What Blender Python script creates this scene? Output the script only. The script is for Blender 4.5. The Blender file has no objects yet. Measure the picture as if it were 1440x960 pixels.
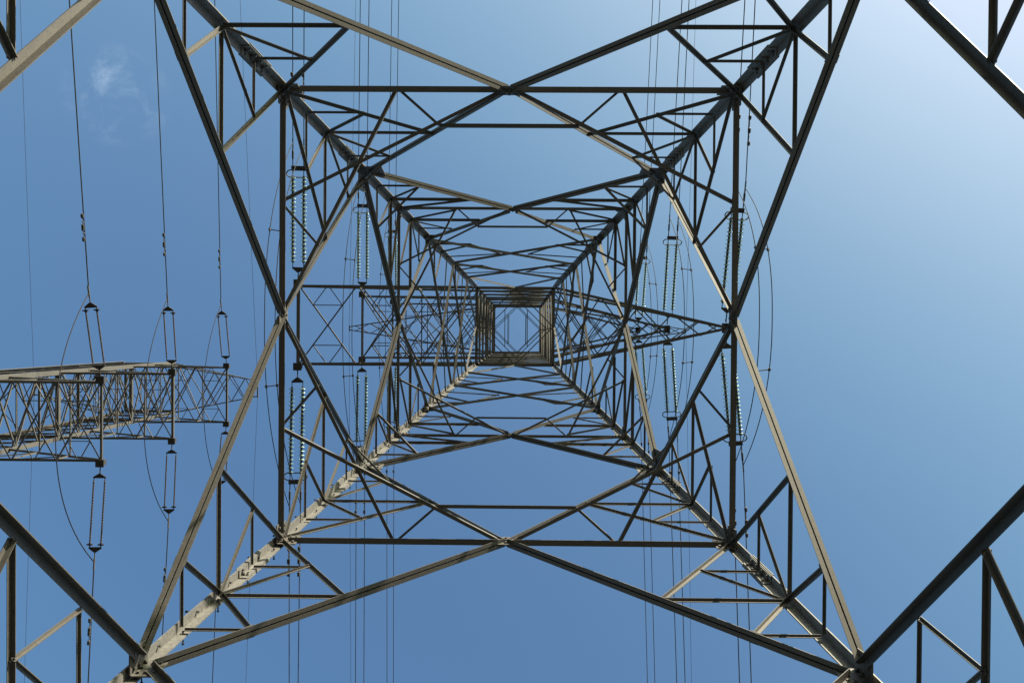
import bpy, bmesh, math, random
from mathutils import Vector, Matrix, Quaternion
random.seed(7)
R = math.radians
scene = bpy.context.scene
COL = scene.collection

# ------------------------------------------------------------------ camera
F_PX, CX, CY = 1120.0, 720.0, 480.0            # focal length and centre, in pixels of a 1440 px wide frame
RX, RY, RZ = 0.0096, 0.0104, 0.0077
def rot(rx, ry, rz):
    c, s = math.cos(rz), math.sin(rz); mz = Matrix(((c, -s, 0), (s, c, 0), (0, 0, 1)))
    c, s = math.cos(rx), math.sin(rx); mx = Matrix(((1, 0, 0), (0, c, -s), (0, s, c)))
    c, s = math.cos(ry), math.sin(ry); my = Matrix(((c, 0, s), (0, 1, 0), (-s, 0, c)))
    return my @ mx @ mz
RM = rot(RX, RY, RZ)
CAM = Vector((0.1845, 0.245, 0.0))             # heights are measured from the lens; the ground lies 1.6 m below
right, down, fwd = Vector(RM[0]), Vector(RM[1]), Vector(RM[2])
cam_d = bpy.data.cameras.new("camera")
cam_d.sensor_width = 36.0
cam_d.lens = F_PX / 1440.0 * 36.0
cam_d.clip_start, cam_d.clip_end = 0.05, 6000.0
cam = bpy.data.objects.new("camera", cam_d)
m3 = Matrix((right, -down, -fwd)).transposed()
cam.matrix_world = Matrix.Translation(CAM) @ m3.to_4x4()
COL.objects.link(cam)
scene.camera = cam

def at(u, v, z):
    """the point at height z that is seen in direction (u, v)"""
    d = RM.transposed() @ Vector(((u - CX) / F_PX, (v - CY) / F_PX, 1.0))
    return CAM + d * ((z - CAM.z) / d.z)

# ------------------------------------------------------------------ sky, sun, exposure
SUN_AZ, SUN_EL = 144.0, 23.0                   # azimuth from +Y towards +X
sun_dir = Vector((math.sin(R(SUN_AZ)) * math.cos(R(SUN_EL)), math.cos(R(SUN_AZ)) * math.cos(R(SUN_EL)), math.sin(R(SUN_EL))))
world = bpy.data.worlds.new("World")
scene.world = world
world.use_nodes = True
nt = world.node_tree
N = nt.nodes
bg = N["Background"]
sky = N.new("ShaderNodeTexSky")
sky.sky_type = 'NISHITA'
sky.sun_disc = False
sky.sun_elevation = R(SUN_EL)
sky.sun_rotation = R(SUN_AZ)
sky.altitude = 100.0
sky.air_density = 1.0
sky.dust_density = 5.0
sky.ozone_density = 4.0
bg.inputs["Strength"].default_value = 0.10
# one faint wisp of cirrus, at a fixed direction of the sky
geo = N.new("ShaderNodeNewGeometry")
neg = N.new("ShaderNodeVectorMath"); neg.operation = 'SCALE'; neg.inputs["Scale"].default_value = -1.0
nt.links.new(geo.outputs["Incoming"], neg.inputs[0])
cloud_dir = (at(164, 134, 1000.0) - CAM).normalized()
dot = N.new("ShaderNodeVectorMath"); dot.operation = 'DOT_PRODUCT'; dot.inputs[1].default_value = cloud_dir
nt.links.new(neg.outputs[0], dot.inputs[0])
fall = N.new("ShaderNodeMapRange"); fall.interpolation_type = 'SMOOTHSTEP'
fall.inputs["From Min"].default_value = math.cos(0.060); fall.inputs["From Max"].default_value = math.cos(0.008)
nt.links.new(dot.outputs["Value"], fall.inputs["Value"])
noi = N.new("ShaderNodeTexNoise"); noi.inputs["Scale"].default_value = 22.0; noi.inputs["Detail"].default_value = 7.0
noi.inputs["Roughness"].default_value = 0.62; noi.inputs["Distortion"].default_value = 0.35
nt.links.new(neg.outputs[0], noi.inputs["Vector"])
thr = N.new("ShaderNodeMapRange"); thr.interpolation_type = 'SMOOTHSTEP'
thr.inputs["From Min"].default_value = 0.42; thr.inputs["From Max"].default_value = 0.88
nt.links.new(noi.outputs["Fac"], thr.inputs["Value"])
mul = N.new("ShaderNodeMath"); mul.operation = 'MULTIPLY'
nt.links.new(fall.outputs[0], mul.inputs[0]); nt.links.new(thr.outputs[0], mul.inputs[1])
mul2 = N.new("ShaderNodeMath"); mul2.operation = 'MULTIPLY'; mul2.inputs[1].default_value = 0.20
nt.links.new(mul.outputs[0], mul2.inputs[0])
mix = N.new("ShaderNodeMix"); mix.data_type = 'RGBA'
nt.links.new(mul2.outputs[0], mix.inputs["Factor"])
tint = N.new("ShaderNodeMix"); tint.data_type = 'RGBA'; tint.blend_type = 'MULTIPLY'; tint.inputs["Factor"].default_value = 1.0
tint.inputs["B"].default_value = (0.96, 1.08, 0.975, 1)          # white balance of the sky
nt.links.new(sky.outputs[0], tint.inputs["A"])
sep = N.new("ShaderNodeSeparateColor"); com = N.new("ShaderNodeCombineColor")
nt.links.new(tint.outputs["Result"], sep.inputs[0])
for ch, gm in (("Red", 1.17), ("Green", 1.20), ("Blue", 1.0)):     # the camera's colour response for the blue of the sky
    p_ = N.new("ShaderNodeMath"); p_.operation = 'POWER'; p_.inputs[1].default_value = gm
    q_ = N.new("ShaderNodeMath"); q_.operation = 'MULTIPLY'; q_.inputs[1].default_value = 1.45 ** (1 - gm) * 0.97
    nt.links.new(sep.outputs[ch], p_.inputs[0]); nt.links.new(p_.outputs[0], q_.inputs[0]); 
    e_ = N.new("ShaderNodeMath"); e_.operation = 'SUBTRACT'; e_.inputs[1].default_value = 1.2; nt.links.new(q_.outputs[0], e_.inputs[0])
    m_ = N.new("ShaderNodeMath"); m_.operation = 'MAXIMUM'; m_.inputs[1].default_value = 0.0; nt.links.new(e_.outputs[0], m_.inputs[0])
    k_ = N.new("ShaderNodeMath"); k_.operation = 'MULTIPLY_ADD'; k_.inputs[1].default_value = -0.115 if ch != "Blue" else -0.06; k_.inputs[2].default_value = 1.0
    nt.links.new(m_.outputs[0], k_.inputs[0])
    r_ = N.new("ShaderNodeMath"); r_.operation = 'MAXIMUM'; r_.inputs[1].default_value = 0.35; nt.links.new(k_.outputs[0], r_.inputs[0])
    z_ = N.new("ShaderNodeMath"); z_.operation = 'MULTIPLY'; nt.links.new(q_.outputs[0], z_.inputs[0]); nt.links.new(r_.outputs[0], z_.inputs[1])
    nt.links.new(z_.outputs[0], com.inputs[ch])
nt.links.new(com.outputs[0], mix.inputs["A"])
mix.inputs["B"].default_value = (6.0, 6.6, 7.2, 1)
nt.links.new(mix.outputs["Result"], bg.inputs["Color"])

sun_d = bpy.data.lights.new("sun", 'SUN')
sun_d.energy = 5.0
sun_d.angle = R(0.5)
sun_d.color = (1.0, 0.90, 0.74)
sun = bpy.data.objects.new("sun", sun_d)
sun.rotation_mode = 'QUATERNION'
sun.rotation_quaternion = (-sun_dir).to_track_quat('-Z', 'Y')
sun.location = sun_dir * 300
COL.objects.link(sun)

vs = scene.view_settings
vs.view_transform = 'Standard'
vs.look = 'None'
vs.gamma = 1.0
vs.use_curve_mapping = False
vs.exposure = 1.60

# ------------------------------------------------------------------ materials
def steel_material(name, dark, light, warm, rough=0.6, metal=0.1):
    m = bpy.data.materials.new(name); m.use_nodes = True
    t = m.node_tree; n = t.nodes; b = n["Principled BSDF"]
    tc = n.new("ShaderNodeTexCoord")
    big = n.new("ShaderNodeTexNoise"); big.inputs["Scale"].default_value = 1.6; big.inputs["Detail"].default_value = 6
    fine = n.new("ShaderNodeTexNoise"); fine.inputs["Scale"].default_value = 26.0; fine.inputs["Detail"].default_value = 5
    t.links.new(tc.outputs["Object"], big.inputs["Vector"]); t.links.new(tc.outputs["Object"], fine.inputs["Vector"])
    r1 = n.new("ShaderNodeValToRGB")
    r1.color_ramp.elements[0].position = 0.32; r1.color_ramp.elements[0].color = (*dark, 1)
    r1.color_ramp.elements[1].position = 0.68; r1.color_ramp.elements[1].color = (*light, 1)
    t.links.new(fine.outputs["Fac"], r1.inputs["Fac"])
    r2 = n.new("ShaderNodeMapRange"); r2.inputs["From Min"].default_value = 0.5; r2.inputs["From Max"].default_value = 0.75
    r2.inputs["To Max"].default_value = 0.42
    t.links.new(big.outputs["Fac"], r2.inputs["Value"])
    mx = n.new("ShaderNodeMix"); mx.data_type = 'RGBA'
    t.links.new(r2.outputs[0], mx.inputs["Factor"]); t.links.new(r1.outputs[0], mx.inputs["A"])
    mx.inputs["B"].default_value = (*warm, 1)
    info = n.new("ShaderNodeObjectInfo")
    var = n.new("ShaderNodeMapRange"); var.inputs["To Min"].default_value = 0.8; var.inputs["To Max"].default_value = 1.15
    t.links.new(info.outputs["Random"], var.inputs["Value"])
    hs = n.new("ShaderNodeHueSaturation"); t.links.new(var.outputs[0], hs.inputs["Value"])
    t.links.new(mx.outputs["Result"], hs.inputs["Color"])
    t.links.new(hs.outputs[0], b.inputs["Base Color"])
    b.inputs["Roughness"].default_value = rough; b.inputs["Metallic"].default_value = metal
    return m
def flat_material(name, col, rough=0.5, metal=0.0):
    m = bpy.data.materials.new(name); m.use_nodes = True
    t = m.node_tree; n = t.nodes; b = n["Principled BSDF"]
    tc = n.new("ShaderNodeTexCoord"); no = n.new("ShaderNodeTexNoise"); no.inputs["Scale"].default_value = 9.0
    t.links.new(tc.outputs["Object"], no.inputs["Vector"])
    mr = n.new("ShaderNodeMix"); mr.data_type = 'RGBA'
    mr.inputs["A"].default_value = (*[c * 0.75 for c in col], 1); mr.inputs["B"].default_value = (*[min(1, c * 1.2) for c in col], 1)
    t.links.new(no.outputs["Fac"], mr.inputs["Factor"]); t.links.new(mr.outputs["Result"], b.inputs["Base Color"])
    b.inputs["Roughness"].default_value = rough; b.inputs["Metallic"].default_value = metal
    return m
LOWSTEEL = steel_material("shade_darkened_brown_steel", (0.046, 0.043, 0.038), (0.062, 0.058, 0.051), (0.036, 0.028, 0.021))  # lowest braces: brown steel, base colour darkened to stand in for shade
STEEL = steel_material("galvanised_steel", (0.0686, 0.0651, 0.0588), (0.0868, 0.0819, 0.0728), (0.0525, 0.0434, 0.0336))
LEGSTEEL = steel_material("weathered_leg_steel", (0.0961, 0.0930, 0.0856), (0.1560, 0.1505, 0.1388), (0.0605, 0.0528, 0.0440))
IRON = flat_material("dark_fitting_iron", (0.024, 0.023, 0.023), 0.7, 0.0)
WIRE = flat_material("aluminium_conductor", (0.013, 0.013, 0.016), 0.9, 0.0)
POLY = flat_material("grey_polymer", (0.045, 0.036, 0.038), 0.7)
GLASS = bpy.data.materials.new("green_insulator_glass"); GLASS.use_nodes = True
_b = GLASS.node_tree.nodes["Principled BSDF"]
_b.inputs["Base Color"].default_value = (0.50, 0.74, 0.62, 1); _b.inputs["Roughness"].default_value = 0.16
_b.inputs["Transmission Weight"].default_value = 0.55; _b.inputs["IOR"].default_value = 1.5
_tc = GLASS.node_tree.nodes.new("ShaderNodeTexCoord"); _no = GLASS.node_tree.nodes.new("ShaderNodeTexNoise"); _no.inputs["Scale"].default_value = 12
_mx = GLASS.node_tree.nodes.new("ShaderNodeMix"); _mx.data_type = 'RGBA'
_mx.inputs["A"].default_value = (0.34, 0.52, 0.43, 1); _mx.inputs["B"].default_value = (0.48, 0.66, 0.56, 1)
GLASS.node_tree.links.new(_tc.outputs["Object"], _no.inputs["Vector"]); GLASS.node_tree.links.new(_no.outputs["Fac"], _mx.inputs["Factor"])
GLASS.node_tree.links.new(_mx.outputs["Result"], _b.inputs["Base Color"])
GRASS = bpy.data.materials.new("dry_grass"); GRASS.use_nodes = True
_t = GRASS.node_tree; _n = _t.nodes
_tc = _n.new("ShaderNodeTexCoord"); _n1 = _n.new("ShaderNodeTexNoise"); _n1.inputs["Scale"].default_value = 0.35; _n1.inputs["Detail"].default_value = 9
_t.links.new(_tc.outputs["Object"], _n1.inputs["Vector"])
_cr = _n.new("ShaderNodeValToRGB")
_cr.color_ramp.elements[0].position = 0.35; _cr.color_ramp.elements[0].color = (0.026, 0.027, 0.021, 1)
_cr.color_ramp.elements[1].position = 0.68; _cr.color_ramp.elements[1].color = (0.056, 0.052, 0.044, 1)
_t.links.new(_n1.outputs["Fac"], _cr.inputs["Fac"]); _t.links.new(_cr.outputs[0], _n["Principled BSDF"].inputs["Base Color"])
_n["Principled BSDF"].inputs["Roughness"].default_value = 0.95

# ------------------------------------------------------------------ helpers
def link_mesh(name, verts, faces, mat, parent=None):
    me = bpy.data.meshes.new(name)
    me.from_pydata([tuple(v) for v in verts], [], faces)
    bm = bmesh.new(); bm.from_mesh(me); bmesh.ops.recalc_face_normals(bm, faces=bm.faces); bm.to_mesh(me); bm.free()
    me.materials.append(mat)
    o = bpy.data.objects.new(name, me)
    COL.objects.link(o)
    if parent: o.parent = parent
    return o
def thing(name, loc, label, cat, group=None, rz=0.0):
    o = bpy.data.objects.new(name, None); COL.objects.link(o)
    o.location = loc; o.rotation_euler = (0, 0, rz); o.empty_display_size = 0.3
    o["label"] = label; o["category"] = cat
    if group: o["group"] = group
    return o
def tag(o, label, cat, group=None):
    o["label"] = label; o["category"] = cat
    if group: o["group"] = group

class Geo:
    def __init__(s): s.v = []; s.f = []
    def extrude(s, prof0, prof1):
        b = len(s.v); n = len(prof0)
        s.v += list(prof0) + list(prof1)
        for i in range(n):
            j = (i + 1) % n
            s.f.append((b + i, b + j, b + n + j, b + n + i))
        s.f.append(tuple(range(b + n - 1, b - 1, -1))); s.f.append(tuple(range(b + n, b + 2 * n)))
    def box(s, c, ax, ay, az):
        """box from centre and three half-axis vectors"""
        b = len(s.v)
        for k in (-1, 1):
            for j in (-1, 1):
                for i in (-1, 1): s.v.append(c + ax * i + ay * j + az * k)
        s.f += [(b, b+2, b+3, b+1), (b+4, b+5, b+7, b+6), (b, b+1, b+5, b+4), (b+2, b+6, b+7, b+3), (b, b+4, b+6, b+2), (b+1, b+3, b+7, b+5)]
    def tube(s, pts, r, sides=6, closed=False):
        b0 = len(s.v); n = len(pts); prev = None
        for i, p in enumerate(pts):
            if closed: d = (pts[(i + 1) % n] - pts[i - 1])
            else: d = pts[min(i + 1, n - 1)] - pts[max(i - 1, 0)]
            d = d.normalized()
            if prev is None:
                a = d.orthogonal().normalized()
            else:
                a = (prev - d * prev.dot(d)).normalized()
            prev = a
            bb = d.cross(a)
            rr = r[i] if isinstance(r, (list, tuple)) else r
            for k in range(sides):
                t = 2 * math.pi * k / sides
                s.v.append(p + a * (math.cos(t) * rr) + bb * (math.sin(t) * rr))
        m = n if closed else n - 1
        for i in range(m):
            for k in range(sides):
                k2 = (k + 1) % sides
                i2 = (i + 1) % n
                s.f.append((b0 + i * sides + k, b0 + i * sides + k2, b0 + i2 * sides + k2, b0 + i2 * sides + k))
        if not closed:
            s.f.append(tuple(b0 + k for k in range(sides - 1, -1, -1)))
            s.f.append(tuple(b0 + (n - 1) * sides + k for k in range(sides)))
    def lathe(s, prof, o, d, seg=12):
        """prof: (along, radius) pairs round axis d from o"""
        b0 = len(s.v); a = d.orthogonal().normalized(); bb = d.cross(a)
        for (z, r) in prof:
            for k in range(seg):
                t = 2 * math.pi * k / seg
                s.v.append(o + d * z + a * (math.cos(t) * r) + bb * (math.sin(t) * r))
        for i in range(len(prof) - 1):
            for k in range(seg):
                k2 = (k + 1) % seg
                s.f.append((b0 + i * seg + k, b0 + i * seg + k2, b0 + (i + 1) * seg + k2, b0 + (i + 1) * seg + k))
        s.f.append(tuple(b0 + k for k in range(seg - 1, -1, -1))); s.f.append(tuple(b0 + (len(prof) - 1) * seg + k for k in range(seg)))
    def build(s, name, mat, parent=None): return link_mesh(name, s.v, s.f, mat, parent)

def bar_axes(p0, p1, nrm):
    d = (p1 - p0).normalized()
    n = (nrm - d * nrm.dot(d)).normalized()
    b = d.cross(n)
    if b.z < 0: b = -b
    return d, n, b
def angle_into(g, p0, p1, nrm, s, t=None, flip=False):
    """one steel angle: a flange along nrm at the lower edge, the other standing up in the plane of the face"""
    t = t or max(0.007, s * 0.11)
    d, n, b = bar_axes(p0, p1, nrm)
    jit = n * random.uniform(-0.004, 0.004)
    pr = [(0, 0), (s, 0), (s, t), (t, t), (t, s), (0, s)]
    if flip: pr = [(x, s - y) for x, y in pr]
    off = -b * (s * 0.5)
    g.extrude([p0 + jit + off + n * x + b * y for x, y in pr], [p1 + jit + off + n * x + b * y for x, y in pr])
def double_into(g, p0, p1, nrm, s, t=None, gap=0.009):
    """two angles back to back round a gusset: flanges out both ways at the lower edge, a dark slit between"""
    t = t or max(0.008, s * 0.11)
    d, n, b = bar_axes(p0, p1, nrm)
    jit = n * random.uniform(-0.004, 0.004) - b * (s * 0.5)
    h = s * 1.0
    pr = [(-s, 0), (-gap, 0), (-gap, h - 2 * t), (gap, h - 2 * t), (gap, 0), (s, 0), (s, t), (gap + t, t), (gap + t, h), (-gap - t, h), (-gap - t, t), (-s, t)]
    g.extrude([p0 + jit + n * x + b * y for x, y in pr], [p1 + jit + n * x + b * y for x, y in pr])
SCALE = {'horizontal_strut': .63, 'diagonal_strut': .63, 'horizontal_beam': .86, 'plan_brace': .70, 'cage_brace': .85, 'chord': .80, 'arm_brace': .85}
def bar(name, p0, p1, nrm, s, parent, mat=None, double=False, trim=0.0, flip=False):
    g = Geo(); s = s * SCALE.get(name, 1.0)
    d = (p1 - p0).normalized()
    double_into(g, p0, p1, nrm, s) if double else angle_into(g, p0, p1, nrm, s, flip=flip)
    return g.build(name, mat or STEEL, parent)

# ------------------------------------------------------------------ ground
g = Geo()
n_, ext = 24, 3000.0
for j in range(n_ + 1):
    for i in range(n_ + 1):
        fx, fy = (i / n_ * 2 - 1), (j / n_ * 2 - 1)
        g.v.append(Vector((math.copysign(abs(fx) ** 2.2, fx) * ext, math.copysign(abs(fy) ** 2.2, fy) * ext, -1.6)))
for j in range(n_):
    for i in range(n_):
        a = j * (n_ + 1) + i
        g.f.append((a, a + 1, a + n_ + 2, a + n_ + 1))
gr = g.build("ground", GRASS); gr["kind"] = "structure"; gr["label"] = "dry grass ground under the pylons"

# ------------------------------------------------------------------ lattice towers
W0, WW, ZW = 9.621, 2.755, 25.0
GROUND = -1.6
def half(z):
    return (W0 + (WW - W0) * z / ZW) / 2 if z <= ZW else WW / 2
FACES = [(Vector((0, -1, 0)), Vector((1, 0, 0))), (Vector((1, 0, 0)), Vector((0, 1, 0))),
         (Vector((0, 1, 0)), Vector((-1, 0, 0))), (Vector((-1, 0, 0)), Vector((0, -1, 0)))]
def fp(k, a, z, inset=0.0):
    n, e = FACES[k]; h = half(z)
    return n * (h - inset) + e * (a * h) + Vector((0, 0, z))
def face_in(k): return -FACES[k][0]
def corner(cx, cy, z): h = half(z); return Vector((cx * h, cy * h, z))

ZL, ZC, ZA, ZB, ZD, ZE, ZF, ZG = 4.53, 8.08, 11.41, 14.85, 17.2, 19.53, 22.15, 24.1

BOLTS = []
def leg_size(z):
    t = [(-2, .14), (8, .135), (12, .13), (15, .134), (19.5, .132), (25, .122), (32, .10), (60, .09)]
    for (z0, s0), (z1, s1) in zip(t, t[1:]):
        if z <= z1: return s0 + (s1 - s0) * (z - z0) / (z1 - z0)
    return .1

def build_leg(parent, cx, cy, ztop, bolts, splices, stout=1.0):
    g = Geo(); zs = [GROUND, ZL, ZC, ZA, ZB, ZD, ZE, 22.0, ZW, 32.0, ztop]
    ax, ay = Vector((-cx, 0, 0)), Vector((0, -cy, 0))
    prev = None
    for z in zs:
        s = leg_size(z) * stout; t = s * .12
        c = corner(cx, cy, z) - (ax + ay) * (s * .38)
        pr = [(0, 0), (s, 0), (s, t), (t, t), (t, s), (0, s)]
        ring = [c + ax * x + ay * y for x, y in pr]
        b = len(g.v); g.v += ring
        if prev is not None:
            for i in range(6):
                j = (i + 1) % 6
                g.f.append((prev + i, prev + j, b + j, b + i))
        prev = b
    g.f.append((5, 4, 3, 2, 1, 0)); g.f.append(tuple(range(prev, prev + 6)))
    leg = g.build("leg", LEGSTEEL if stout == 1.0 else STEEL, parent)
    def sleeve(z, ln):
        gg = Geo(); sh = (ax + ay) * (leg_size(z) * .38); p0, p1 = corner(cx, cy, z - ln / 2) - sh, corner(cx, cy, z + ln / 2) - sh
        s = leg_size(z) * .93; t = leg_size(z) * .12
        o = 0.014
        # inner cover angle and outer cover angle with bolt heads
        pr = [(t + .002, t + .002), (s, t + .002), (s, t + o), (t + o, t + o), (t + o, s), (t + .002, s)]
        gg.extrude([p0 + ax * x + ay * y for x, y in pr], [p1 + ax * x + ay * y for x, y in pr])
        s2 = leg_size(z) * 1.07
        pr = [(-.003, -.003), (s2, -.003), (s2, -o), (-o, -o), (-o, s2), (-.003, s2)]
        gg.extrude([p0 + ax * x + ay * y for x, y in pr], [p1 + ax * x + ay * y for x, y in pr])
        sp = gg.build("splice_plate", LEGSTEEL, leg)
        if z > 15: return
        for q in (.12, .37, .63, .88):
            p = p0.lerp(p1, q)
            for w, ua, ub in ((.45, ax, ay), (.8, ax, ay), (.45, ay, ax), (.8, ay, ax)):
                if len(BOLTS) >= 100: return
                if not BOLTS:
                    gb = Geo(); gb.lathe([(-.02, .018), (.012, .018), (.013, .013), (.026, .013)], Vector((0, 0, 0)), Vector((0, 0, 1)), 6)
                    b_ = gb.build("bolt", STEEL, leg)
                else:
                    b_ = BOLTS[0].copy(); COL.objects.link(b_); b_.parent = leg
                BOLTS.append(b_)
                b_.rotation_mode = 'QUATERNION'; b_.rotation_quaternion = ub.to_track_quat('Z', 'Y')
                b_.location = p + ua * (s * w) + ub * (t + o)
    for z, ln in splices: sleeve(z, ln)
    if bolts:
        k = 0; z = 6.2
        first = None
        while z < 24.6:
            s = leg_size(z)
            for (ua, ub) in (((ax, ay),) if k % 2 else ((ay, ax),)):
                p = corner(cx, cy, z) - (ax + ay) * (s * .38) + ua * (s * .55)
                gg = Geo()
                gg.lathe([(-.115, .009), (-.108, .015), (-.095, .015), (-.094, .008), (.03, .008), (.031, .015), (.045, .015)], Vector((0, 0, 0)), ub, 7)
                o = gg.build("step_bolt", IRON, leg) if k < 2 else None
                if k < 2: (globals().setdefault("_bolt", {}))[k] = o
                else:
                    o = _bolt[k % 2].copy(); COL.objects.link(o); o.parent = leg
                o.location = p
            k += 1; z += 0.38
    return leg

class Counter:
    """keeps the first 100 of a part as parts and gathers the rest in one part of kind stuff"""
    def __init__(s, parent, limit=100): s.parent = parent; s.limit = limit; s.n = {}; s.rest = {}
    def bar(s, name, p0, p1, nrm, size, **kw):
        s.n[name] = s.n.get(name, 0) + 1
        if s.n[name] <= s.limit: bar(name, p0, p1, nrm, size, s.parent, flip=True, **kw)
        else:
            g = s.rest.setdefault(name, Geo()); angle_into(g, p0, p1, nrm, size * SCALE.get(name, 1.0), flip=True)
    def finish(s):
        for name, g in s.rest.items():
            o = g.build("upper_lattice_work", STEEL, s.parent); o["kind"] = "stuff"

def plate(parent, c, n, u, v, half_u, half_v, name="gusset_plate", mat=None, bolts=True):
    """a gusset with cut corners and bolt heads, in the plane of u and v"""
    g = Geo(); n = n.normalized(); t = 0.007
    def cuts(h):
        xs = [-h]
        for c_ in (-.6, 0, .6): xs += [c_ * h - .014, c_ * h + .014]
        return xs + [h]
    xs, ys = cuts(half_u), cuts(half_v)
    idx = {}
    def vert(i, j, w, key):
        if (i, j, key) not in idx:
            idx[(i, j, key)] = len(g.v); g.v.append(c + u * xs[i] + v * ys[j] + n * w)
        return idx[(i, j, key)]
    for i in range(7):
        for j in range(7):
            q = [(i, j), (i + 1, j), (i + 1, j + 1), (i, j + 1)]
            g.f.append(tuple(vert(a, b, -t, "b") for a, b in reversed(q)))
            if i % 2 and j % 2 and (i, j) != (3, 3):
                lo = [vert(a, b, t, "t") for a, b in q]; hi = [vert(a, b, t + .022, ("h", i, j)) for a, b in q]
                for k in range(4): g.f.append((lo[k], lo[(k + 1) % 4], hi[(k + 1) % 4], hi[k]))
                g.f.append(tuple(hi))
            else: g.f.append(tuple(vert(a, b, t, "t") for a, b in q))
    for k in range(7):
        for q in (((k, 0), (k + 1, 0)), ((7, k), (7, k + 1)), ((k + 1, 7), (k, 7)), ((0, k + 1), (0, k))):
            (a, b), (e, f) = q
            g.f.append((vert(a, b, -t, "b"), vert(e, f, -t, "b"), vert(e, f, t, "t"), vert(a, b, t, "t")))
    return g.build(name, mat or STEEL, parent)

def box_part(name, c, sx, sy, sz, parent, mat=None):
    g = Geo(); g.box(c, Vector((sx, 0, 0)), Vector((0, sy, 0)), Vector((0, 0, sz)))
    return g.build(name, mat or STEEL, parent)

UP = Vector((0, 0, 1))
def square_arm(tower, sgn, zb, ln, rise, bays, chord, fine, endk=1.0):
    """square-ended crossarm: two level bottom chords, an end beam, two chords sloping down to the tips"""
    hw = WW / 2; x0, x1 = sgn * hw, sgn * ln
    P = lambda f, y, z=0.0: Vector((x0 + (x1 - x0) * f, y * hw, zb + z))
    top = lambda f: rise * (1 - f) + 0.10
    g = Geo(); angle_into(g, P(1, -1), P(1, 1), UP, chord * endk)
    arm = g.build("crossarm", STEEL, tower)
    for y in (-1, 1):
        bar("chord", P(0, y), P(1, y), Vector((0, -y, 0)), chord, arm)
        bar("chord", P(0, y, rise), P(1, y, .10), Vector((0, -y, 0)), chord * .9, arm)
        gg = Geo()
        gg.box(P(1, y) + Vector((0, y * .03, .02)), Vector((.13, 0, 0)), Vector((0, .09, 0)), Vector((0, 0, .09)))
        gg.box(P(1, y) + Vector((0, y * .05, -.085)), Vector((.145, 0, 0)), Vector((0, .13, 0)), Vector((0, 0, .012)))
        gg.build("tip_plate", IRON, arm)
    nb = bays
    for i in range(nb):
        f0, f1 = i / nb, (i + 1) / nb
        bar("arm_brace", P(f0, -1, .012), P(f1, 1, .012), UP, .055, arm)
        bar("arm_brace", P(f0, 1, .03), P(f1, -1, .03), UP, .055, arm)
        if fine:
            fa, fb, fm = f0 + (f1 - f0) * .25, f0 + (f1 - f0) * .75, (f0 + f1) / 2
            for y in (-1, 1):
                bar("arm_brace", P(fa, y * .5, .02), P(fb, y * .5, .02), UP, .036, arm)
                bar("arm_brace", P(fm, y, .02), P(fa, y * .5, .025), UP, .036, arm)
                bar("arm_brace", P(fm, y, .02), P(fb, y * .5, .025), UP, .036, arm)
        for y in (-1, 1):   # side frames
            nn = Vector((0, -y, 0))
            bar("arm_brace", P(f0, y * .985), P(f1, y * .985, top(f1)), nn, .05, arm)
            if i: bar("arm_brace", P(f0, y * .975), P(f0, y * .975, top(f0)), nn, .05, arm)
    for i in range(nb - 1):
        f0, f1 = i / nb, (i + 1) / nb
        s = 1 if i % 2 else -1
        bar("arm_brace", P(f0, s, top(f0)), P(f1, -s, top(f1)), UP, .05, arm)
        bar("arm_brace", P(f1, -1, top(f1)), P(f1, 1, top(f1)), UP, .05, arm)
    return arm

def pointed_arm(tower, sgn, zb, ln, rise, bays, chord, tipw=.07, tip=True):
    hw = WW / 2; x0, x1 = sgn * hw, sgn * ln
    def P(f, y, z=0.0):
        w = hw * (1 - f) + tipw * f
        return Vector((x0 + (x1 - x0) * f, y * w, zb + z))
    top = lambda f: rise * (1 - f) + 0.10 * f
    g = Geo(); c = P(1, 0, .04)
    if tip:
        g.box(c, Vector((.10, 0, 0)), Vector((0, .02, 0)), Vector((0, 0, .12)))
        g.box(c + Vector((0, 0, -.06)), Vector((.13, 0, 0)), Vector((0, .17, 0)), Vector((0, 0, .014)))
        g.box(c + Vector((sgn * .05, 0, 0)), Vector((.015, 0, 0)), Vector((0, .15, 0)), Vector((0, 0, .10)))
    else:
        g.box(c, Vector((.03, 0, 0)), Vector((0, tipw + .05, 0)), Vector((0, 0, .03)))
    arm = g.build("crossarm", IRON if tip else STEEL, tower)
    for y in (-1, 1):
        nn = Vector((0, -y, 0))
        bar("chord", P(0, y), P(1, y), nn, chord, arm)
        bar("chord", P(0, y, rise), P(1, y, .10), nn, chord * .9, arm)
    fr = [0]
    wsum = sum(.86 ** i for i in range(bays)); acc = 0
    for i in range(bays): acc += .86 ** i / wsum; fr.append(acc)
    for i in range(bays):
        f0, f1 = fr[i], fr[i + 1]
        if i < bays - 1:
            bar("arm_brace", P(f0, -1, .012), P(f1, 1, .012), UP, .05, arm)
            bar("arm_brace", P(f0, 1, .03), P(f1, -1, .03), UP, .05, arm)
        else:
            bar("arm_brace", P(f0, -1, .012), P(f0 + (f1 - f0) * .75, 1, .012), UP, .045, arm)
            bar("arm_brace", P(f0, 1, .03), P(f0 + (f1 - f0) * .75, -1, .03), UP, .045, arm)
        for y in (-1, 1):
            nn = Vector((0, -y, 0))
            bar("arm_brace", P(f0, y * .98), P(f1, y * .98, top(f1)), nn, .045, arm)
            if i: bar("arm_brace", P(f0, y * .97), P(f0, y * .97, top(f0)), nn, .045, arm)
        if i < bays - 1:
            s = 1 if i % 2 else -1
            bar("arm_brace", P(f0, s, top(f0)), P(f1, -s, top(f1)), UP, .045, arm)
    return arm

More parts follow.
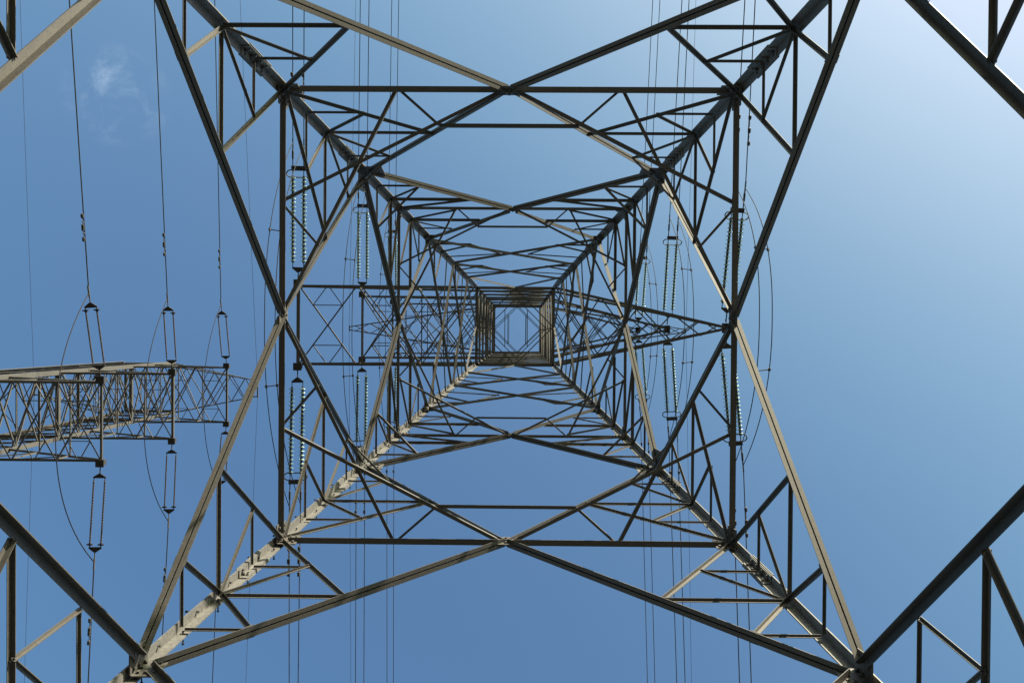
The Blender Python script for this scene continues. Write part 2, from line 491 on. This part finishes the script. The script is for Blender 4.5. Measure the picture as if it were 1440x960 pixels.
def build_tower(root, cage, arms, earth, ztop, full):
    cnt = Counter(root)
    V = Vector
    # legs
    for cx, cy in ((-1, -1), (1, -1), (1, 1), (-1, 1)):
        build_leg(root, cx, cy, ztop, full and (cx, cy) == (-1, 1), [(10.55, .62), (14.05, .6), (20.6, .5)] if full else [], 1.0 if full else 1.75)
    # main bracing of the four faces
    for k in range(4):
        nn = face_in(k)
        B = lambda a0, z0, a1, z1, s, dbl=False, ins=.014: bar("main_brace", fp(k, a0, z0, ins), fp(k, a1, z1, ins), nn, s, root, double=dbl)
        e = .965
        for s in (-1, 1):
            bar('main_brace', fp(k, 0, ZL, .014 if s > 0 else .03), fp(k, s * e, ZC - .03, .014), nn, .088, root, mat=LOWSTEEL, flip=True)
            B(s * e, ZC + .05, s * .012, ZA - .02, .062, True)
            B(s * .012, ZA + .02, s * .955, ZB - .03, .050, True)
            B(s * .95, ZB + .06, s * .014, ZD - .02, .060, True)
            B(s * .014, ZD + .02, s * .95, ZE, .078)
            B(s * .94, ZE + .05, -s * .93, ZF, .064, ins=.016 if s > 0 else .05)
            B(s * .93, ZF + .04, -s * .92, ZG, .06, ins=.016 if s > 0 else .05)
            B(s * .92, ZG + .03, s * .02, cage[0] - .06, .058)
        H = lambda z, s, ins=-.03, a=.965: bar("horizontal_beam", fp(k, -a, z, ins), fp(k, a, z, ins), nn, s, root)
        H(ZL, .09); H(ZA, .10); H(ZD, .072)
        # gussets at the nodes
        e_ = FACES[k][1]
        up = (fp(k, 0, ZA + 1) - fp(k, 0, ZA)).normalized()
        for z, hs in ((ZA, .17), (ZD, .12)):
            plate(root, fp(k, 0, z, .022), nn, e_, up, hs, hs * .8)
        for z, hs in ((ZC, .13), (ZA, .13), (ZB, .2), (ZD, .11), (ZE, .11)):
            for s in (-1, 1):
                w = half(z)
                plate(root, fp(k, s * (1 - hs * .95 / w), z, .004), nn, e_, up, hs, hs * 1.15)
    # secondary members, nearest first
    def each(fn):
        for k in range(4):
            for s in (-1, 1): fn(k, s, face_in(k))
    legA = .99
    ins = lambda: random.uniform(-.012, .004)
    def HS(k, p, q, size): i = ins(); cnt.bar("horizontal_strut", fp(k, p[0], p[1], i), fp(k, q[0], q[1], i), face_in(k), size)
    def DS(k, p, q, size): i = ins() + .012; cnt.bar("diagonal_strut", fp(k, p[0], p[1], i), fp(k, q[0], q[1], i), face_in(k), size)
    def on(pa, pb, z):
        """point of the line pa-pb of a face at height z; lines are straight in space, so go by true width"""
        t = (z - pa[1]) / (pb[1] - pa[1])
        x = pa[0] * half(pa[1]) * (1 - t) + pb[0] * half(pb[1]) * t
        return (x / half(z), z)
    if full:
        def cleat(k, p, q):
            a, b_ = fp(k, *p), fp(k, *q)
            d, n, b = bar_axes(a, b_, face_in(k))
            g = Geo(); g.box(a - b * .034, d * .05, n * .069, b * .006); g.build("cleat_plate", STEEL, root)
        def low(k, s, nn):
            C, M = (s, ZC), (0, ZL)
            z1, z2 = 6.38, 7.19
            p1, p2 = on(C, M, z1), on(C, M, z2)
            n1, n2 = (s * legA, z1), (s * legA, z2)
            HS(k, n1, p1, .075); DS(k, p1, (s * legA, ZL + .1), .085)
            q = ((n1[0] + p1[0]) / 2, z1)
            HS(k, n2, p2, .05); DS(k, q, p2, .055); DS(k, q, n2, .055)
        each(low)
        def ca(k, s, nn):
            C, M, A = (s, ZC), (0, ZA), (s * legA, ZA - .05)
            z1, z2 = 9.66, 8.86
            p1, p2 = on(C, M, z1), on(C, M, z2)
            n1, n2 = (s * legA, z1), (s * legA, z2)
            HS(k, n1, p1, .068); DS(k, p1, A, .08)
            zs = (z1 + A[1]) / 2; sp = on(p1, A, zs)
            DS(k, sp, n1, .055); HS(k, sp, (s * legA, zs), .048)
            if not (s < 0 and k == 0) and not (k == 3 and s > 0 and False): DS(k, n1, p2, .078)
            HS(k, p2, n2, .05)
            cleat(k, p2, on(C, M, z2 + .3))
        each(ca)
        def ab(k, s, nn):
            B, M, A = (s, ZB), (0, ZA), (s * legA, ZA + .05)
            z1, z2 = 12.98, 14.05
            p1, p2 = on(M, B, z1), on(M, B, z2)
            n1, n2 = (s * legA, z1), (s * legA, z2)
            HS(k, n1, p1, .065); DS(k, p1, A, .072)
            zs = (z1 + A[1]) / 2; sp = on(A, p1, zs)
            DS(k, sp, n1, .06); HS(k, sp, (s * legA, zs), .048)
            DS(k, n1, p2, .055); HS(k, p2, n2, .042)
        each(ab)
        def bd(k, s, nn):
            B, M = (s, ZB), (0, ZD)
            z2, z1 = 15.66, 16.5
            p2, p1 = on(B, M, z2), on(B, M, z1)
            HS(k, (s * legA, z2), p2, .054); HS(k, (s * legA, z1), p1, .094)
            DS(k, p2, (s * legA, z1 - .03), .050); DS(k, p1, (s * legA, ZD - .1), .066)
        each(bd)
        def de(k, s, nn):
            M, E = (0, ZD), (s, ZE)
            z1, z2 = 18.02, 18.78
            p1, p2 = on(M, E, z1), on(M, E, z2)
            HS(k, (s * legA, z1), p1, .092); HS(k, (s * legA, z2), p2, .050)
            DS(k, (s * legA, z1 - .05), (s * .5, ZD + .02), .058); DS(k, (s * legA, z1 + .04), p2, .043)
        each(de)
        for (za, zb, sz) in ((ZE, ZF, .060), (ZF, ZG, .054)):
            def xp(k, s, nn):
                lo, hi = (s, za), (-s, zb)          # rising across the face
                l2, h2 = (-s, za), (s, zb)          # coming down from this side
                dz = zb - za
                S = on(lo, hi, za + dz * .27); T = on(l2, h2, za + dz * .64)
                HS(k, (s * legA, S[1]), S, sz); DS(k, (s * legA, za + dz * .55), S, sz)
                DS(k, (s * legA, za + dz * .78), T, sz * .75); DS(k, S, T, sz * .8)
            each(xp)
    cnt.finish()
    # level frames inside the body
    pb = lambda a, b, z, s, dz=0.0: bar("plan_brace", V((a[0] * half(z), a[1] * half(z), z + dz)), V((b[0] * half(z), b[1] * half(z), z + dz)), UP, s, root)
    if full:
        for z, s1, s2 in ((ZA, .072, .05), (ZD, .058, .042)):
            for sx in (-1, 1):
                for sy in (-1, 1):
                    o = 1.012
                    pb((0, sy * o), (sx * o, sy * .5), z, s1, .02)
                    pb((sx * o, 0), (sx * .5, sy * o), z, s1, .075)
                    pb((sx * .5, sy * o), (sx * .31, sy * .845), z, s2, .04)
                    pb((sx * o, sy * .5), (sx * .845, sy * .31), z, s2, .095)
            for sy in (-1, 1): pb((-.31, sy * .845), (.31, sy * .845), z, s1 * 1.02, .05)
        for z, f, s1 in ((14.05, None, .042), (15.66, None, .062)):   # short braces across the corners
            for sx in (-1, 1):
                for sy in (-1, 1):
                    a = on((0, ZA), (1, ZB), z)[0] if z < ZB else on((1, ZB), (0, ZD), z)[0]
                    pb((sx * a, sy * .99), (sx * .99, sy * a), z, s1, -.04)
    # cage: level frames, bracing, plan diamonds
    for i, z in enumerate(cage):
        for k in range(4):
            if full: bar("horizontal_beam", fp(k, -.96, z, .012), fp(k, .96, z, .012), face_in(k), .115 if z in [a[1] for a in arms] else .09, root)
            elif z in [a[1] for a in arms] or i == len(cage) - 1: bar("horizontal_beam", fp(k, -.96, z, .012), fp(k, .96, z, .012), face_in(k), .17, root)
            else: bar("cage_brace", fp(k, -.96, z, .012), fp(k, .96, z, .012), face_in(k), .045, root)
        if z in [a[1] for a in arms] or i == len(cage) - 1:
            for sx in (-1, 1):
                for sy in (-1, 1):
                    pb((sx * .95, 0), (0, sy * .95), z, .05, .03)
                if i: pb((sx * .36, -.60), (sx * .36, .60), z, .045, .07)
    for i in range(len(cage) - 1):
        z0, z1 = cage[i], cage[i + 1]
        for k in range(4):
            bar("cage_brace", fp(k, -.94, z0 + .06, .014), fp(k, .94, z1 - .06, .014), face_in(k), .062, root)
            bar("cage_brace", fp(k, .94, z0 + .06, .05), fp(k, -.94, z1 - .06, .05), face_in(k), .062, root)
    # crossarms
    for kind, zb, ln, sgn, bays, chord in arms:
        rise = 2.3
        if kind == "square": square_arm(root, sgn, zb, ln, rise, bays, chord, True, 1.05 if full else (.62 if zb < 28 else .9))
        else: pointed_arm(root, sgn, zb, ln, rise, bays, chord)
    for sgn, ln, tw in earth: pointed_arm(root, sgn, ztop - .12, ln, -1.7, 5, .065, tw, False)

GRP_T = "lattice transmission pylons"
Z1, Z2, Z3, ZT = 27.3, 34.9, 43.2, 46.8
near = thing("lattice_tower", (0, 0, 0), "huge grey steel lattice pylon seen from between its four legs, overhead", "pylon")
build_tower(near, [Z1, 29.6, 32.2, Z2, 37.2, 40.1, Z3, 45.1, ZT],
            [("square", Z1, 7.45, -1, 3, .115), ("square", Z2, 6.75, -1, 3, .10), ("square", Z3, 6.75, -1, 3, .085),
             ("pointed", Z1, 7.2, 1, 5, .115), ("pointed", Z2, 6.6, 1, 5, .105), ("pointed", Z3, 6.55, 1, 5, .085)],
            [(-1, 9.85, .12), (1, 9.85, .1)], ZT, True)
T2 = Vector((-20.2, 3.35, 0.0))
Y1, Y2, Y3, YT = 27.1, 32.7, 38.9, 43.6
far = thing("lattice_tower", T2, "neighbouring lattice pylon whose square-ended crossarms enter sideways at the left edge", "pylon", None, math.pi)
build_tower(far, [Y1, 28.5, 29.9, 31.3, Y2, 34.2, 35.8, 37.3, Y3, 40.4, 42.0, YT],
            [("square", Y1, 6.05, -1, 3, .115), ("square", Y2, 6.05, -1, 3, .105), ("square", Y3, 6.0, -1, 3, .095)],
            [(-1, 6.0, .45), (1, 6.3, .45)], YT, False)

# ------------------------------------------------------------------ insulators
ISETS = "glass insulator sets on the near pylon"
DISC = {}
def disc_mesh():
    g = Geo(); d = Vector((0, 1, 0)); o = Vector((0, 0, 0))
    g.lathe([(-.03, .02), (-.028, .045), (-.012, .085), (.004, .110), (.016, .108), (.012, .085), (.02, .045), (.034, .03)], o, d, 14)
    return g
def axes(A, E):
    d = (E - A).normalized()
    s = (Vector((1, 0, 0)) - d * d.x).normalized()
    return d, s, d.cross(s)
def yoke(parent, c, apex, base, side, hw, nrm):
    """triangular yoke plate: apex point, base edge hw each side"""
    g = Geo(); t = nrm * .012
    pr = [apex + side * .035, apex - side * .035, base - side * hw, base - side * (hw * .9) + (base - apex) * .3, base + side * (hw * .9) + (base - apex) * .3, base + side * hw]
    g.extrude([p - t for p in pr], [p + t for p in pr])
    return g.build("yoke_plate", IRON, parent)
def glass_set(A, E, label):
    """double glass-disc strain string from the arm tip A to the line clamp E"""
    root = thing("insulator_set", A, label, "insulators", ISETS)
    a = Vector((0, 0, 0)); e = E - A
    d, s, n = axes(a, e); L = e.length
    sp = .185
    g = Geo(); g.tube([a, d * .34], .022, 6); g.tube([d * .02 + n * -.03, d * .10 + n * .03], .03, 6); g.build("shackle_link", IRON, root)
    yoke(root, a, d * .32, d * .46, s, sp + .03, n)
    y1 = L - .28
    n_d = 21; s0, s1 = .72, y1 - .34
    for w in (-1, 1):
        g = Geo(); off = s * (sp * w)
        g.tube([d * .44 + off, d * (s0 - .06) + off], .016, 6)
        g.tube([d * (s0 - .07) + off, d * (s1 + .07) + off], .042, 7)
        g.tube([d * (s1 + .05) + off, d * (y1 + .02) + off], .016, 6)
        st = g.build("disc_string", IRON, root)
        q = Vector((0, 1, 0)).rotation_difference(d)
        for i in range(n_d):
            p = d * (s0 + (s1 - s0) * i / (n_d - 1)) + off
            if not DISC: DISC["o"] = disc_mesh().build("glass_disc", GLASS, st); o = DISC["o"]; [setattr(f, "use_smooth", True) for f in o.data.polygons]
            else:
                o = DISC["o"].copy(); COL.objects.link(o); o.parent = st
            o.rotation_mode = 'QUATERNION'; o.rotation_quaternion = q; o.location = p
    # race-track corona ring round both strings at the live end
    g = Geo(); c = d * (y1 - .20); pts = []
    for i in range(28):
        t = 2 * math.pi * i / 28
        x = math.cos(t); y = math.sin(t)
        pts.append(c + s * ((sp + .06) * (1 if x > 0 else -1) + x * .15) + d * (y * .12))
    g.tube(pts, .02, 6, True)
    g.tube([c - s * sp - d * .1, d * y1 - s * sp], .012, 5); g.tube([c + s * sp - d * .1, d * y1 + s * sp], .012, 5)
    g.build("corona_ring", IRON, root)
    g = Geo(); g.box(d * y1, s * (sp + .05), d * .06, n * .02); g.build("line_yoke", IRON, root)
    for w in (-1, 1):
        g = Geo(); o = s * (sp * w)
        g.tube([d * (y1 + .05) + o, d * (y1 + .28) + o], .02, 6)
        g.tube([d * (y1 + .28) + o, d * (y1 + .30) + o, d * (y1 + .55) + o, d * (y1 + .58) + o], [.02, .036, .036, .02], 7)
        g.tube([d * (y1 + .58) + o, d * (y1 + .95) + o], .024, 6)
        g.build("dead_end_clamp", IRON, root)
    return [E + s * (sp * w) + d * .6 for w in (-1, 1)], s, d

def polymer_set(A, E, label):
    """double slim rod strain string of the far pylon"""
    root = thing("insulator_set", A, label, "insulators", "slim rod insulator sets on the left pylon")
    e = E - A; d, s, n = axes(Vector((0, 0, 0)), e); L = e.length
    sp = .19; O = Vector((0, 0, 0))
    g = Geo(); g.tube([O, d * .34], .02, 6); g.build("shackle_link", IRON, root)
    yoke(root, O, d * .30, d * .42, s, sp + .04, n)
    yoke(root, O, d * (L - .32), d * (L - .46), s, sp + .04, n)
    for w in (-1, 1):
        o = s * (sp * w); s0, s1 = .55, L - .6
        g = Geo()
        g.tube([d * .40 + o, d * s0 + o], .016, 6); g.tube([d * s1 + o, d * (L - .44) + o], .016, 6)
        prof = []; m = 22
        for i in range(m):
            z = s0 + (s1 - s0) * i / m; dz = (s1 - s0) / m
            prof += [(z, .026), (z + dz * .42, .028), (z + dz * .5, .047), (z + dz * .6, .028)]
        prof.append((s1, .026))
        g.lathe(prof, o, d, 8)
        rod = g.build("insulator_rod", POLY, root)
        g = Geo(); g.box(d * (s1 + .02) + o, s * .10, d * .022, n * .03); g.tube([d * (s1 - .03) + o, d * (s1 + .06) + o], .04, 7); g.build("arcing_horn", IRON, rod)
    g = Geo(); g.tube([d * (L - .34), d * (L - .1)], .02, 6); g.tube([d * (L - .12), d * (L + .25)], .032, 7)
    g.build("dead_end_clamp", STEEL, root)
    return E, s, d

# ------------------------------------------------------------------ wires
def damper(parent, p, d):
    g = Geo(); dn = (Vector((0, 0, -1)) - d * -d.z).normalized()
    c = p + dn * .10
    g.tube([p, c], .02, 5)
    g.tube([c - d * .24, c + d * .24], .009, 5)
    for w in (-1, 1): g.tube([c + d * (w * .13), c + d * (w * .16), c + d * (w * .27), c + d * (w * .29)], [.02, .05, .05, .02], 7)
    return g.build("vibration_damper", IRON, parent)
def span(A, B, r, label, name="power_cable", cat="cable", group=None, tmax=None, damp=()):
    """wire leaving A through B and on along the line, sagging"""
    dx = B - A; tm = tmax or 9.0; pts = []
    n = 40
    for i in range(n + 1):
        t = tm * (i / n) ** 1.4
        p = A + dx * t
        p.z = A.z + dx.z * (t - t * t / 26.0) / (1 - 1 / 26.0)
        pts.append(p)
    org = A.copy()
    g = Geo(); g.tube([p - org for p in pts], r, 6)
    o = g.build(name, WIRE); o.location = org; tag(o, label, cat, group)
    d = dx.normalized()
    for q in damp: damper(o, d * q, d)
    return o
def loop(ends, mids, r, label, nsp=2):
    """slack jumper under the arm: one or two wires held apart by spacers"""
    org = ends[0][0].copy(); root = thing("jumper_loop", org, label, "jumper cable")
    curves = []
    for (A, Bp), M in zip(ends, mids):
        pts = []; n = 36
        mid = (A + Bp) / 2
        for i in range(n + 1):
            t = i / n; w = 1 - abs(2 * t - 1) ** 2.3
            pts.append(A.lerp(Bp, t) + (M - mid) * w - org)
        curves.append(pts)
        g = Geo(); g.tube(pts, r, 6); g.build("jumper_wire", WIRE, root)
    if len(curves) == 2:
        for q in (10, 24) if nsp == 2 else ():
            a, b = curves[0][q], curves[1][q]; d = (b - a).normalized(); t = (curves[0][q + 1] - curves[0][q - 1]).normalized()
            g = Geo(); g.tube([a - d * .05, b + d * .05], .016, 6)
            for p in (a, b): g.tube([p - t * .05, p + t * .05], .035, 6)
            g.build("spacer", IRON, root)
    return root

RV = .0165
hw = WW / 2
def y_dir(A, E): return 1 if E.y > A.y else -1
# near pylon: arm, tips, live ends and far points of the two wires of each bundle as they are seen
ARMS = [
 # name, tip (x,y) top/bottom, z, end top, end bottom, wires at top edge, wires at bottom edge, jumper middles (u,v,z)
 ("lowest square-ended", (-7.45, hw + .1), Z1, (419.5, 236), (415.5, 678), (411.7, 427.7), (406.7, 419.3), ((372, 447), (387, 447)), 3.6),
 ("middle square-ended", (-6.75, hw + .1), Z2, (510, 289), (507.5, 630), (506.7, 519), (500, 511.7), ((482, 458), (495, 458)), 3.4),
 ("topmost square-ended", (-6.75, hw + .1), Z3, (551.5, 325), (549.6, 602), (551, 560.7), (544.3, 553.3), ((533, 460), (542, 460)), 3.4),
 ("lowest pointed", (7.2, .2), Z1, (1037, 295), (1034.5, 624), (1047.5, 1062), (1040, 1056.5), ((1068, 445), (1086, 445)), 3.8),
 ("middle pointed", (6.6, .2), Z2, (946, 334), (945, 589), (959, 969), (951.7, 963.5), ((962.5, 452), (975.5, 452)), 4.4),
 ("topmost pointed", (6.55, .2), Z3, (904, 362), (904, 563), (918, 928), (910.5, 921), ((916, 456), (925, 456)), 4.6),
]
for nm, (tx, ty), z, et, eb, wt, wb, jm, drop in ARMS:
    clamps = []
    for e, sg, ws, vv in ((et, -1, wt, 0.0), (eb, 1, wb, 960.0)):
        A = Vector((tx, sg * ty, z - .03)); ze = z * .982
        E = at(e[0], e[1], ze)
        E = E + (E - A).normalized() * .28
        lab = (f"backlit dark green twin glass disc insulators running up the picture from the {nm} crossarm" if sg < 0
               else f"sun-glinting twin glass disc insulators running down the picture from the {nm} crossarm")
        ends, s, d = glass_set(A, E, lab)
        cl = []
        for i, u in enumerate(ws):
            P = E + s * (.185 * (-1 if i == 0 else 1)) + d * .6
            Bp = at(u, vv, z * (.982 - (.045 if z < 30 else .055)))
            o = span(P, Bp, RV, f"{'left' if i == 0 else 'right'}-hand black cable of the pair leaving the {nm} crossarm towards the {'top' if sg < 0 else 'bottom'} edge", group="twin power cables of the near pylon",
                     damp=(1.5, 1.9) if (nm.startswith("lowest")) else ((1.6,) if sg > 0 else ()))
            cl.append(E + s * (.185 * (-1 if i == 0 else 1)) + d * (.55 if i == 0 else .45))
        clamps.append(cl)
    zj = z - drop
    mids = [at(m[0], m[1], zj) for m in jm]
    loop([(clamps[0][i], clamps[1][i]) for i in (0, 1)], mids, .014, f"slack twin jumper cable looping past the tip of the {nm} crossarm")
# far pylon
FAR = [("lowest", Y1, 6.05, (125, 412), (132.5, 790), (97.5, 0), (124, 960), (78, 615)),
       ("middle", Y2, 6.05, (235.5, 420), (237, 733), (217, 0), (225, 960), (202.5, 590)),
       ("topmost", Y3, 6.0, (310.8, 428), (310, 690), (302, 0), (298.7, 960), (286.5, 565))]
for nm, z, ln, et, eb, wt, wb, jm in FAR:
    cl = []
    for e, sg, w, vv in ((et, -1, wt, 0.0), (eb, 1, wb, 960.0)):
        A = Vector((T2.x + ln, T2.y + sg * (hw + .1), z - .03)); E = at(e[0], e[1], z * .985)
        polymer_set(A, E, f"pair of slim dark rod insulators pointing {'up' if sg < 0 else 'down'} from the left pylon's {nm} crossarm")
        o = span(E, at(w[0], w[1], z * (.955 if sg < 0 else .97)), .021, f"single black cable running {'up' if sg < 0 else 'down'} from the left pylon's {nm} crossarm insulators", group="power cables of the left pylon", damp=(2.0, 2.35) if sg < 0 else (2.1, 2.4))
        cl.append(E)
    loop([(cl[0], cl[1])], [at(jm[0], jm[1], z - 2.7)], .017, f"single slack jumper cable curving round the left pylon's {nm} crossarm")
# earth wires, clamped to the arm tips at the very top
def earth_wire(tip, u0, u1, label, zt):
    a, b = at(u0, 0, zt * .955), at(u1, 960, zt * .955)
    org = tip.copy(); pts = []
    for k in range(30, 0, -1):
        t = 4.0 * k / 30; p = tip + (a - tip) * t; p.z = tip.z + (a.z - tip.z) * (t - t * t / 26); pts.append(p - org)
    pts.append(Vector((0, 0, 0)))
    for k in range(1, 31):
        t = 4.0 * k / 30; p = tip + (b - tip) * t; p.z = tip.z + (b.z - tip.z) * (t - t * t / 26); pts.append(p - org)
    g = Geo(); g.tube(pts, .009, 5)
    o = g.build("earth_wire", WIRE); o.location = org; tag(o, label, "wire")
earth_wire(Vector((-9.87, 0, ZT - .1)), 500, 493, "hair-thin wire crossing the near pylon's left top arm tip", ZT)
earth_wire(Vector((9.87, 0, ZT - .1)), 979, 972.7, "hair-thin wire crossing the near pylon's right top arm tip", ZT)
earth_wire(Vector((T2.x + 6.02, T2.y, YT - .1)), 337, 345, "hair-thin wire crossing the left pylon's inner top arm tip", YT)
earth_wire(Vector((T2.x - 6.32, T2.y, YT - .1)), 27, 33, "very faint thin wire beyond the left pylon near the left edge", YT)
